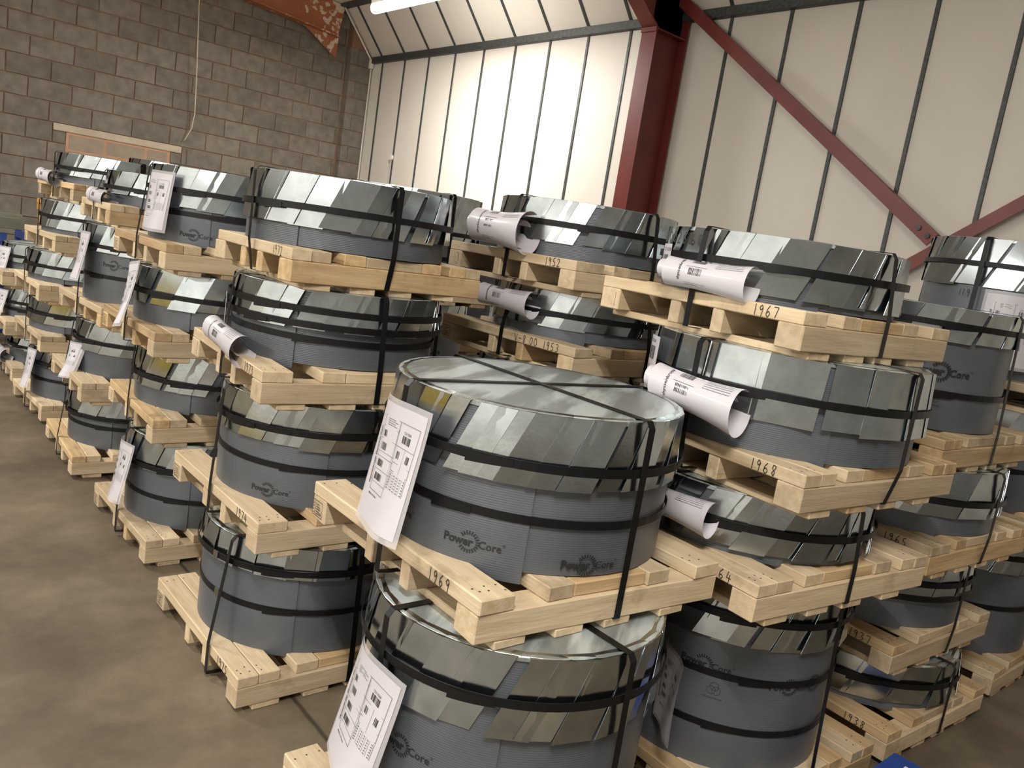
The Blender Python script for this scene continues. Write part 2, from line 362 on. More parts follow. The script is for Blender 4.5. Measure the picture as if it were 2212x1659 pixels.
# ---- block wall
vs, fs = [], []; addbox(vs, fs, -8, YB+.012, 0, XW+.2, YB+.2, 5.4)
wb = struct(obj('wall_back_blocks', mesh('mortar_wall', vs, fs, 'mortar')), 'concrete block wall with brown mortar joints'); wb.name = 'wall_far'
Z0 = .149; CH = .2253; BL = .4525
bm_ = {}
def block(x0, x1, z0, z1, mat='block', par=wb, y=YB, d=.1):
    k = (round(x1-x0, 3), round(z1-z0, 3), mat, d)
    if k not in bm_: bm_[k] = mesh('block', *cbox(x1-x0, d, z1-z0, .004), mat)
    return obj('block', bm_[k], par, (x0, y+rnd.uniform(-.003, .003), z0))
OPX0, OPX1, OPZ = 2.19, 3.385, 2.105     # bricked-up opening below the lintel
jv, jf = [], []
for k in range(-1, 24):
    z0 = Z0+CH*k+.005; z1 = z0+CH-.011
    if z0 < 0: z0 = 0.002
    if z0 > 4.9: break
    off = 1.55 + (BL/2 if (k % 2) == 0 else 0)
    i = -24
    while True:
        x0 = off+BL*i+.005; x1 = x0+BL-.011; i += 1
        if x0 > 5.66: break
        if x1 < -8: continue
        x1 = min(x1, 5.66); x0 = max(x0, -7.99)
        if x1-x0 < .03: continue
        segs = [(x0, x1, z1)]
        if k <= 8 and x1 > OPX0 and x0 < OPX1:      # cut at the bricked-up opening
            segs = []
            if x0 < OPX0-.03: segs.append((x0, OPX0, z1))
            if x1 > OPX1+.03: segs.append((OPX1, x1, z1))
        if k == 8:      # cut round the lintel
            s2 = []
            for a, b, zt in segs:
                for p, q, zq in ((-99, 2.045, z1), (2.055, 3.515, 2.088), (3.525, 99, z1)):
                    if min(b, q)-max(a, p) > .03: s2.append((max(a, p), min(b, q), zq))
            segs = s2
        for a, b, zt in segs:
            if b-a < .03: continue
            if a > .9 and z0 > .75 and z1 < 4.6: block(a, b, z0, zt)
            else: addbox(jv, jf, a, YB, z0, b, YB+.02, zt)
fill = obj('blocks_beyond', mesh('blocks_beyond', jv, jf, 'block'), wb); fill['kind'] = 'stuff'
# lintel and infill
obj('lintel', boxmesh('lintel', 1.46, .1, .082, 'lintel', .005), wb, (2.055, YB-.012, 2.094))
vs, fs = [], []; addbox(vs, fs, OPX0+.004, YB+.003, 0, OPX1-.004, YB+.02, 2.094); inf = obj('infill_mortar', mesh('infill_mortar', vs, fs, 'mortar_pink'), wb)
zz = 2.08
for c in range(5):
    z1 = zz-.01; z0 = z1-.165 if c == 0 else z1-.2
    xs = [OPX0+.02, 2.62, 3.09, OPX1-.02] if c % 2 == 0 else [OPX0+.02, 2.36, 2.80, 3.20, OPX1-.02]
    for a, b in zip(xs, xs[1:]): block(a+.012, b-.012, z0, z1, 'block_pale')
    zz = z0-.01
# pilaster in the corner
for k in range(0, 17):
    z0 = Z0+CH*k+.005; z1 = z0+CH-.011
    if z1 > 4.35: break
    xs = [5.68, XW-.01] if k % 2 else [5.68, 5.80, XW-.01]
    for a, b in zip(xs, xs[1:]): block(a+.004, b-.004, z0, z1, 'block', wb, YB-.10, .115)
vs, fs = [], []; addbox(vs, fs, 5.69, YB-.09, 0, XW-.012, YB+.01, 4.4); obj('pilaster_mortar', mesh('pilaster_mortar', vs, fs, 'mortar'), wb)
# orange gable rafter and haunch
def prism_xz(pts, y0, y1):
    n = len(pts); vs = [(x, y0, z) for x, z in pts]+[(x, y1, z) for x, z in pts]
    return vs, [list(range(n))[::-1], list(range(n, 2*n))]+[[i, (i+1) % n, n+(i+1) % n, n+i] for i in range(n)]
gr = struct(empty('trim_3', (0, 0, 0)), 'orange painted steel gable rafter with flaking white paint')
vs, fs = prism_xz([(-1.2, 4.6), (5.44, 4.045), (5.50, 4.47), (-1.2, 5.04)], YB-.12, YB-.105); obj('web', mesh('rafter_web', vs, fs, 'flaky'), gr)
vs, fs = prism_xz([(-1.2, 4.585), (5.44, 4.03), (5.44, 4.045), (-1.2, 4.6)], YB-.2, YB-.03); obj('bottom_flange', mesh('rafter_flange', vs, fs, 'flaky'), gr)
vs, fs = prism_xz([(4.93, 4.07), (5.44, 3.76), (5.45, 4.03)], YB-.12, YB-.105); obj('haunch', mesh('rafter_haunch', vs, fs, 'flaky'), gr)
# red portal column
CX = 5.58; CY0, CY1 = 5.235, 5.408
pc = struct(empty('trim_4', (CX, CY0, 0)), 'dark red painted steel column against the cream wall')
def cpart(name, x0, y0, z0, x1, y1, z1, mat='redpaint'):
    vs, fs = [], []; addbox(vs, fs, x0-CX, y0-CY0, z0, x1-CX, y1-CY0, z1); return obj(name, mesh(name, vs, fs, mat), pc)
ym = (CY0+CY1)/2
cpart('front_flange', CX, CY0, 0, CX+.016, CY1, 3.66); cpart('web', CX+.016, ym-.005, 0, XW-.02, ym+.005, 4.4); cpart('back_flange', XW-.03, CY0, 0, XW-.012, CY1, 4.4)
cpart('stiffener', CX+.016, CY0+.004, 3.655, XW-.03, CY1-.004, 3.667); cpart('knee_plate', CX-.012, CY0-.004, 3.63, CX+.02, CY1+.004, 3.67)
vs, fs = prism_xz([(CX+.01, 3.66), (CX-.55, 4.05), (CX-.55, 4.066), (CX+.016, 3.675)], CY0, CY1); vs = [(x-CX, y-CY0, z) for x, y, z in vs]; obj('haunch_flange', mesh('haunch_flange', vs, fs, 'redpaint'), pc)
vs, fs = prism_xz([(CX+.01, 3.67), (CX-.55, 4.06), (CX-.55, 4.46), (XW-.03, 4.2), (XW-.03, 3.67)], ym-.005, ym+.005); vs = [(x-CX, y-CY0, z) for x, y, z in vs]; obj('haunch_web', mesh('haunch_web', vs, fs, 'redpaint'), pc)
vs, fs = prism_xz([(CX-.5, 4.08), (-1.2, 4.62), (-1.2, 4.636), (CX-.5, 4.096)], CY0, CY1); vs = [(x-CX, y-CY0, z) for x, y, z in vs]; obj('rafter_flange', mesh('rafter_flange', vs, fs, 'redpaint'), pc)
vs, fs = prism_xz([(CX-.5, 4.09), (-1.2, 4.63), (-1.2, 5.0), (CX-.5, 4.45)], ym-.005, ym+.005); vs = [(x-CX, y-CY0, z) for x, y, z in vs]; obj('rafter_web', mesh('rafter_web', vs, fs, 'redpaint'), pc)
# diagonal wall braces (bars in the plane of the wall)
def brace(label, a, b, wd, x0, th=.012, lip=.05):
    (ya, za), (yb, zb) = a, b; d = Vector((0, yb-ya, zb-za)); L = d.length; d.normalize(); n = Vector((0, -d.z, d.y))*wd/2
    br = empty('wall_brace', (x0, ya, za)); vs = []; fs = []
    def seg(nm, off0, off1, xa, xb):
        v = []
        for xx in (xa, xb):
            for t, o_ in ((0, off0), (L, off0), (L, off1), (0, off1)):
                p = d*t + Vector((0, -d.z, d.y))*o_; v.append((xx, p.y, p.z))
        return obj(nm, mesh(nm, v, [[0, 1, 2, 3], [7, 6, 5, 4], [0, 4, 5, 1], [1, 5, 6, 2], [2, 6, 7, 3], [3, 7, 4, 0]], 'redpaint'), br)
    seg('face', -wd/2, wd/2, 0, th); seg('lip', -wd/2, -wd/2+.008, th, th+lip)
    tag(br, label, 'brace', 'red diagonal wall braces'); return br, d
b1, d1 = brace('long red steel brace slanting down from the column to the bolted joint', (5.44, 4.09), (2.615, 2.085), .10, 5.90)
for t in (3.33, 3.42):
    p = d1*t; vs, fs = [], []; tube(vs, fs, [(-.012, p.y, p.z), (.0, p.y, p.z)], .02, 10); obj('bolt', mesh('bolt', vs, fs, 'darksteel'), b1)
b2, _ = brace('red steel brace rising to the right behind the bolted joint', (3.05, 1.68), (.9, 3.29), .085, 5.935)
# conduit, junction boxes, cord
def conduit(label, pts, r=.012, name='conduit'):
    vs, fs = [], []; tube(vs, fs, pts, r, 8); return tag(obj(name, mesh(name, vs, fs, 'whiteplastic', True)), label, 'conduit')
conduit('white conduit running down the corner beside the block wall', [(XW-.015, 11.03, .0), (XW-.015, 11.03, 3.76)])
conduit('short white conduit below the round box on the cream wall', [(XW-.012, 10.163, .0), (XW-.012, 10.163, 2.49)])
conduit('white conduit sloping up from the corner box along the roof lining', [(XW-.04, 11.02, 3.88), (RX-.03, 11.02, RZ-.03)])
jb = obj('junction_box', boxmesh('junction_box', .05, .085, .13, 'whiteplastic', .006), None, (XW-.05, 10.985, 3.755)); tag(jb, 'square cream junction box in the corner at the top of the cream wall', 'box')
vs, fs = [], []; tube(vs, fs, [(XW-.002, 10.163, 2.525), (XW-.035, 10.163, 2.525)], .038, 16); jr = tag(obj('conduit_box', mesh('conduit_box', vs, fs, 'whiteplastic')), 'small round white conduit box on the cream wall', 'box')
vs, fs = [], []; tube(vs, fs, [(3.51, 10.95, 4.64), (3.52, 10.96, 3.9), (3.58, 11.0, 3.0), (3.60, 11.02, 2.6), (3.585, 11.05, 2.42), (3.53, 11.09, 2.27), (3.50, 11.11, 2.2)], .0065, 6)
tag(obj('hanging_cord', mesh('hanging_cord', vs, fs, 'cord', True)), 'thin pale cord hanging down in front of the block wall', 'cord')

# ---------------------------------------------------------------- lamps
for i, (x, y, z, L, W_) in enumerate(LAMPS):
    t = empty('fluorescent_batten', (x, y, z))
    tag(t, ['bright fluorescent batten light at the top near the cream wall', 'fluorescent batten over the aisle towards the block wall', 'fluorescent batten over the aisle beside the coil stacks', 'fluorescent batten behind the viewer over the aisle', 'added unseen batten brightening the far left wall beside the viewer', 'added unseen batten brightening the far left wall near the block wall'][i], 'lamp', 'fluorescent ceiling lights')
    obj('housing', boxmesh('batten_housing', .09, L, .05, 'whiteplastic', .006), t, (-.045, -L/2, .035))
    vs, fs = [], []; tube(vs, fs, [(0, -L/2+.02, 0), (0, L/2-.02, 0)], .055, 14); obj('tube', mesh('lamp_tube', vs, fs, 'tube'), t)
    for s in (-1, 1): obj('end_cap', boxmesh('lamp_end_cap', .05, .03, .075, 'whiteplastic', .004), t, (-.025, s*(L/2-.015)-.015, -.03))
    for s in (-1, 1):
        vs, fs = [], []; ztop = (4.48+(RX-x)*.085 if x > -1.2 else 5.05+(x+1.2)*.088)-z
        tube(vs, fs, [(0, s*L*.35, .085), (0, s*L*.35, ztop)], .006, 6); obj('suspension_rod', mesh('suspension_rod', vs, fs, 'darksteel'), t)
    ld = bpy.data.lights.new('tube_light', 'AREA'); ld.shape = 'RECTANGLE'; ld.size = .06; ld.size_y = L; ld.energy = W_; ld.color = LAMPCOL; ld.spread = PI
    lo = bpy.data.objects.new('tube_light', ld); COL.objects.link(lo); lo.parent = t; lo.location = (0, 0, -.062)

# ---------------------------------------------------------------- pallets
TB, TS, TD = .022, .068, .037      # bottom boards, bearers, deck
PH = TB+TS+TD
def pallet(u, label):
    x0, y0, zb = u['p'][:3]; yx, yy = R(u.get('yx', 0)), R(u.get('yy', 0)); W, D = u.get('W', .81), u.get('D', .81)
    ex = Vector((math.cos(yx), math.sin(yx), 0)); ey = Vector((-math.sin(yy), math.cos(yy), 0))
    t = empty('pallet', (x0, y0, zb)); tag(t, label, 'pallet', 'timber coil pallets')
    r = random.Random(u['id'])
    def P(a, b, z): return ex*a + ey*b + Vector((0, 0, z))
    def wm(dark=.12): return 'wood_orange' if u.get('orange') else ('wood_old' if r.random() < u.get('old', dark) else 'wood')
    def yboard(name, u0, u1, z, h, v0=0, v1=None):      # along the depth of the pallet; local x runs along ey
        v1 = D if v1 is None else v1; e = r.uniform(-.004, .004)
        o = obj(name, boxmesh(name, round(v1-v0, 2), round(u1-u0, 3), h, wm()), t, P(u1, v0, z), (0, 0, yy+PI/2)); return o
    def xboard(name, v0, v1, z, h, u0=0, u1=None, old=.12):
        u1 = W if u1 is None else u1
        return obj(name, boxmesh(name, round(u1-u0, 2), round(v1-v0, 3), h, wm(old)), t, P(u0, v0, z), (0, 0, yx))
    k = W/.81
    for a, b in ((.06, .155), (.24, .335), (.40, .495), (.60, .695)): yboard('bottom_board', a*k, b*k, 0, TB, .004, D-.004)
    f = xboard('bearer', 0, .082, TB, TS); xboard('bearer', .277, .318, TB, TS, .003); xboard('bearer', .45, .491, TB, TS, .003); fb = xboard('bearer', D-.085, D, TB, TS)
    zt = TB+TS; dbl = u.get('dbl', r.random() < .5)
    if dbl: lb = yboard('deck_board', .0, .072*k, zt, TD); yboard('deck_board', .0735*k, .146*k, zt, TD, .002)
    else: lb = yboard('deck_board', .0, .102*k, zt, TD)
    yboard('deck_board', .205*k, .288*k, zt, TD, .01)
    xboard('cross_board', .012, .095, zt, TD-.002, .291*k, .530*k, .6)
    yboard('deck_board', .535*k, .62*k, zt, TD, .008)
    if dbl: yboard('deck_board', .664*k, .736*k, zt, TD, .002)
    yboard('deck_board', (.7375 if dbl else .708)*k, .81*k, zt, TD)
    # writing on the outer edge of the left deck board (faces -x side of the pallet)
    if u.get('no'):
        F = handwrite(u['no'], .03, .0028, u['id']); v0 = u.get('nov', .17)
        def fn(x, y): p = P(0, v0-x, zt+.004+y) - ex*.0012; return (p.x, p.y, p.z)
        m_ = F.build('handwritten_number', fn, 'marker', lb); 
        m_.parent = lb; m_.matrix_parent_inverse = (Matrix.Translation(lb.location) @ Matrix.Rotation(yy+PI/2, 4, 'Z')).inverted()
    # stamp on the end of the far bearer
    if u.get('stamp', True):
        F = Flat(); F.frame(.006, .012, .062, .056, .0018); F.line((.02, .012), (.02, .056), .0015)
        rr = random.Random(u['id']+5)
        for q in range(5): F.line((.026, .018+q*.007), (.05+rr.uniform(-.01, .008), .018+q*.007+rr.uniform(-.002, .002)), .0025)
        for q in range(4): F.line((.009, .017+q*.009), (.017, .02+q*.009), .002)
        def fn2(x, y): p = P(0, D-.005-x, TB+y) - ex*.0012; return (p.x, p.y, p.z)
        m_ = F.build('stamp', fn2, 'marker', fb); m_.matrix_parent_inverse = (Matrix.Translation(fb.location) @ Matrix.Rotation(yx, 4, 'Z')).inverted()
    # nail heads on the deck ends
    nv, nf = [], []
    for uu in (.02, .05, .085, .72*k, .76*k):
        for vv in (.03, .055, D-.04):
            p = P(uu+r.uniform(-.006, .006), vv+r.uniform(-.008, .008), PH+.0008); b = len(nv)
            nv += [(p.x+.003*math.cos(a), p.y+.003*math.sin(a), p.z) for a in [i*PI/3 for i in range(6)]]; nf.append(list(range(b, b+6)))
    no = obj('nail_heads', mesh('nail_heads', nv, nf, 'marker'), t); no['kind'] = 'stuff'
    c = P(W/2, D/2, 0)
    return t, (x0+c.x, y0+c.y), (ex, ey, W, D)

# ---------------------------------------------------------------- coils
def arcsheet(r0, r1, a0, a1, z0, z1, seg, lower=0):
    """curved sheet with thickness; bottom edge drops by `lower` towards a1"""
    vs, fs = [], []
    for i in range(seg+1):
        t = i/seg; a = a0+(a1-a0)*t; zz = z0-lower*t
        c, s = math.cos(a), math.sin(a)
        vs += [(r0*c, r0*s, zz), (r1*c, r1*s, zz), (r1*c, r1*s, z1), (r0*c, r0*s, z1)]
    for i in range(seg):
        b = i*4
        for k in range(4): fs.append([b+k, b+4+k, b+4+(k+1) % 4, b+(k+1) % 4])
    fs.append([0, 1, 2, 3]); e = seg*4; fs.append([e+3, e+2, e+1, e])
    return vs, fs
def ring(rr, z0, z1, th=.002, seg=72, slope=0, sa=0):
    vs, fs = [], []
    for i in range(seg):
        a = 2*PI*i/seg; c, s = math.cos(a), math.sin(a); dz = slope*math.cos(a-sa)
        vs += [(rr*c, rr*s, z0+dz), ((rr+th)*c, (rr+th)*s, z0+dz), ((rr+th)*c, (rr+th)*s, z1+dz), (rr*c, rr*s, z1+dz)]
    for i in range(seg):
        b = i*4; e = ((i+1) % seg)*4
        for k in range(4): fs.append([b+k, e+k, e+(k+1) % 4, b+(k+1) % 4])
    return vs, fs
def powercore():
    F = Flat(); S = .034
    F.text('Power', 0, 0, S, bold=.042); wp = text_verts('Power', .042)[2]*S
    F.text('Core', wp+S*.46, 0, S*.93, bold=.020); wc = text_verts('Core', .020)[2]*S*.93
    F.text('\u00ae', wp+S*.46+wc+.001, S*.5, S*.35)
    cx, cy = wp-S*.42, S*.33; n = 22
    for i in range(n):
        a = 2*PI*(i+.5)/n; c, sn = math.cos(a), math.sin(a)
        if c < .45 and abs(sn)*.9 < .52: continue
        r0, r1 = S*.62, S*.95
        F.line((cx+r0*c*1.04, cy+r0*sn), (cx+r1*c*1.04, cy+r1*sn), .0046)
    F.w = wp+S*.46+wc; return F
PC = powercore()
def rings_logo():
    F = Flat()
    for k in range(3):
        an = PI/2+2*PI*k/3; ox, oy = .009*math.cos(an), .009*math.sin(an); n = 20
        for i in range(n):
            a, b = 2*PI*i/n, 2*PI*(i+1)/n
            F.line((ox+.013*math.cos(a), .02+oy+.013*math.sin(a)), (ox+.013*math.cos(b), .02+oy+.013*math.sin(b)), .0013)
    F.text('thyssenkrupp', 0, -.012, .011, anchor=.5); F.w = .06; return F
TK = rings_logo()
def cyl_fn(rr, a0, z, sc=1, w=0):
    def fn(x, y):
        a = a0+(x-w/2)*sc/rr; return (rr*math.cos(a), rr*math.sin(a), z+y*sc)
    return fn
def coil(u, label, c, zb, frame, pal):
    k = u['c']; r = k.get('r', .382); h = k['h']; n = k.get('n', 24); hf = k.get('hf', .15); rr = random.Random(u['id']*3+1)
    cx, cy = c[0]+k.get('dx', 0), c[1]+k.get('dy', 0)
    t = empty('steel_coil', (cx, cy, zb)); tag(t, label, 'coil', 'strapped steel coils')
    rb = r-.018; ct = h-.003
    # wrapped body (spiral so the overlap shows as a step)
    seam = R(k.get('seam', 232)); seg = 72; vs, fs = [], []
    for i in range(seg): a = 2*PI*i/seg; vs += [(rb*math.cos(a), rb*math.sin(a), .002), (rb*math.cos(a), rb*math.sin(a), ct)]
    for i in range(seg): j = (i+1) % seg; fs.append([2*i, 2*j, 2*j+1, 2*i+1])
    me = mesh('coil_body', vs, fs, 'wrap', True); obj('wrapped_body', me, t)
    vs, fs = arcsheet(rb+.0005, rb+.0048, seam-R(k.get('span', 130)), seam, .003, h-hf*.6, 36, k.get('drop', .012)); o = obj('wrap_overlap', mesh('wrap_overlap', vs, fs, 'wrap'), t)
    # bottom cover edge
    vs, fs = [], []
    for i in range(48): a = 2*PI*i/48; vs.append((rb*math.cos(a), rb*math.sin(a), .002))
    obj('bottom_cover', mesh('bottom_cover', vs, [list(range(48))], 'galv'), t)
    # top cover
    vs, fs = [], []
    for q, (ra, za) in enumerate(((r-.03, h), (r-.016, h-.0005), (r-.0135, h-.003), (r-.0135, h-.012))):
        for i in range(48): a = 2*PI*i/48; vs.append((ra*math.cos(a), ra*math.sin(a), za))
    fs.append(list(range(48)))
    for q in range(3):
        for i in range(48): fs.append([q*48+i, q*48+48+i, q*48+48+(i+1) % 48, q*48+(i+1) % 48])
    obj('top_cover', mesh('top_cover', vs, fs, 'galv_top'), t, (0, 0, 0), (0, 0, R(k.get('topang', 35))))
    # folded flaps of the cover, each its own sheet
    wa = 2*PI/n; sk = k.get('skew', .42); variants = []; r0 = r-.0075
    wl = 2*r*math.tan(wa/2)
    for q in range(8):
        rot_ = rr.uniform(-.075, .075); flare = rr.uniform(.002, .0135); ov = rr.uniform(.10, .16)*wl; dz = rr.uniform(-.005, .006); beta = .72
        vs, fs = [], []; rows = [0, .33, .66, 1]; nr = len(rows)
        for t_ in rows:
            hz = (hf+dz)*t_; sh = sk*hz; an = -beta*sh/r + rot_
            for s in (0., 1.):
                y = -wl/2-(1-beta)*sh + (wl+ov)*s
                x = r-.0125 + flare*t_
                vs.append((x*math.cos(an)-y*math.sin(an), x*math.sin(an)+y*math.cos(an), h-.002-hz))
        fs = [[2*i, 2*i+2, 2*i+3, 2*i+1] for i in range(nr-1)]
        o0 = len(vs); vs += vs[:2*nr]                      # copies, so the rim faces do not bend the shading of the face
        b = len(vs)      # lip folded on to the top
        for s in (0., 1.): a = (s*1.04-.5)*wa; vs.append(((r-.034)*math.cos(a), (r-.034)*math.sin(a), h+.0010+.0006*s))
        fs.append([b, o0, o0+1, b+1])
        m0 = len(vs)     # inner skin gives the sheet its thickness
        vs += [(x*(1-.0012/r), y*(1-.0012/r), z) for x, y, z in vs[:2*nr]]
        fs += [[m0+2*i, m0+2*i+1, m0+2*i+3, m0+2*i+2] for i in range(nr-1)]
        e = 2*(nr-1); fs.append([o0+e, m0+e, m0+e+1, o0+e+1])
        for i in range(nr-1): fs.append([o0+2*i, m0+2*i, m0+2*i+2, o0+2*i+2]); fs.append([o0+2*i+1, o0+2*i+3, m0+2*i+3, m0+2*i+1])
        me = mesh('cover_flap', vs, fs, 'galv'); me.polygons.foreach_set('use_smooth', [i < nr-1 for i in range(len(me.polygons))]); variants.append(me)
    a00 = rr.uniform(0, wa)
    for i in range(n):
        obj('flap', variants[rr.randrange(8)], t, (0, 0, 0), (0, 0, a00+wa*i+rr.uniform(-.03, .03)*wa))
    # bands round the coil
    for fz in k['bands']:
        z = h*(1-fz); rad = r+.0065 if (h-z) < hf+.022 else rb+.0060
        vs, fs = ring(rad, z-.0105, z+.0105, .0018, 72, rr.uniform(.001, .004), rr.uniform(0, 6)); b = obj('band', mesh('band', vs, fs, 'strap'), t)
        for sl_ in k.get('seals', []):
            vs, fs = arcsheet(rad+.0018, rad+.006, R(sl_)-.03, R(sl_)+.03, z-.0125, z+.0125, 3); obj('seal', mesh('band_seal', vs, fs, 'seal'), b)
        sa = R(k.get('seal', 215))+rr.uniform(-.3, .3)
        vs, fs = arcsheet(rad+.0018, rad+.0036, sa-.14, sa+.14, z-.018, z+.006, 8, -.006); obj('band_end', mesh('band_end', vs, fs, 'strap'), b)
    # tie-down straps over the top and round the pallet
    ex, ey, W, D = frame
    for d, wdir, lim, nm in ((ex, ey, W/2, 'x'), (ey, ex, D/2, 'y')):
        ou = Vector((c[0]-cx, c[1]-cy, 0)).dot(d)
        lat = k.get('so', {}).get(nm, 0)
        el = -(lim+.006)+ou; er = lim+.006+ou
        ro = math.sqrt(max((r+.011)**2-lat**2, .01))
        off = Vector(wdir)*lat; zs = .0016 if nm == 'y' else 0
        bl, brr = max(-el, ro), max(er, ro)          # taut straight run from the rim to the pallet edge
        up = [(-bl, .003), (-ro, h-.012), (-ro+.012, h+.003), (ro-.012, h+.003), (ro, h-.012), (brr, .003)]
        vs, fs = [], []; ribbon(vs, fs, [d*a+off+Vector((0, 0, z+(zs if z > h else 0))) for a, z in up], wdir, .02, .0016); obj('tie_strap', mesh('tie_strap', vs, fs, 'strap'), t)
        po = Vector((cx-pal.location.x, cy-pal.location.y, PH))
        for sg, e_, b_ in ((-1, -el, bl), (1, er, brr)):
            lo = [(sg*b_, .003), (sg*e_, -PH+TB), (sg*(e_-.03), -PH+TB-.0025), (sg*(e_-.11), -PH+TB-.0025)]
            if sg < 0: lo = lo[::-1]
            vs, fs = [], []; ribbon(vs, fs, [po+d*a+off+Vector((0, 0, z)) for a, z in lo], wdir, .02, .0016); obj('tie_strap', mesh('tie_strap_end', vs, fs, 'strap'), pal)
    # printing on the wrap
    for kind, ang, z, sc in k.get('print', []):
        F = {'pc': PC, 'tk': TK}[kind]; F.build('printed_logo', cyl_fn(rb+.0056, R(ang), z, sc, F.w if kind == 'pc' else 0), 'ink', t)
    for txt, ang, z, hh in k.get('mark', []):
        F = handwrite(txt, hh, .004, 3); F.build('handwritten_mark', cyl_fn(r+.0115, R(ang), z, 1, 0), 'marker', t)
    for ang, z, ww, hh in k.get('sticker', []):
        vs, fs = arcsheet(r+.011, r+.0116, R(ang), R(ang)+ww/r, z, z+hh, 8); st = obj('barcode_sticker', mesh('barcode_sticker', vs, fs, 'paper'), t)
        F = Flat(); F.text('CD110268', .006, hh-.022, .016, sx=.75); F.barcode(.008, hh-.075, ww*.62, .042, u['id']); F.text('4.82', .01, hh-.1, .012)
        if hh > .13: F.text('C-EZTCM', .006, .012, .026, bold=.02, sx=.6)
        F.build('sticker_print', cyl_fn(r+.0119, R(ang), z), 'ink', st)
    for q in k.get('stain', []): pass
    return t, (cx, cy, r, rb, h)

# ---------------------------------------------------------------- document sleeves
def doc_print(F, G):
    """A4 portrait print, origin bottom-left, 0.21 x 0.297"""
    F.text('thyssenkrupp Electrical Steel', .028, .085, .0125, rot=PI/2, bold=.012)
    G.frame(.036, .075, .112, .262, .0012); G.frame(.112, .145, .196, .262, .0012)
    for y in (.236, .205, .172, .160, .128, .096): G.line((.036, y), (.112, y), .0009)
    G.line((.112, .205), (.196, .205), .0009); G.line((.155, .145), (.155, .205), .0009); G.line((.112, .165), (.196, .165), .0009)
    for i, (x, y, wd, ht) in enumerate(((.044, .211, .014, .016), (.044, .178, .024, .018), (.044, .136, .026, .017), (.044, .102, .034, .017), (.130, .216, .036, .018), (.120, .176, .014, .018), (.168, .176, .014, .018))): F.barcode(x, y, wd, ht, i+3)
    F.text('CD110268', .132, .238, .009, sx=.8); F.text('Made in France', .037, .062, .0075, bold=.01)
    for i in range(4): G.line((.056, .258-i*.005), (.09+.01*(i % 2), .258-i*.005), .0016)
    for i in range(7): G.line((.113, .141-i*.0065), (.196, .141-i*.0065), .0008)
    for x in (.113, .132, .148, .164, .180, .196): G.line((x, .141), (x, .102), .0008)
    for i in range(6):
        for x in (.118, .138, .154, .170, .187): G.line((x, .1375-i*.0065), (x+.006, .1375-i*.0065), .002)
def surf_grid(fn, w, h, nu, nv, off=0.0):
    vs = [fn(w*i/nu, h*j/nv, off) for j in range(nv+1) for i in range(nu+1)]
    fs = [[j*(nu+1)+i, j*(nu+1)+i+1, (j+1)*(nu+1)+i+1, (j+1)*(nu+1)+i] for j in range(nv) for i in range(nu)]
    return vs, fs
def fill_print(par, fn, off):
    F, G = Flat(), Flat(); doc_print(F, G)
    F.build('print', lambda x, y: fn(x, y, off), 'ink', par); G.build('form_lines', lambda x, y: fn(x, y, off), 'greyink', par)
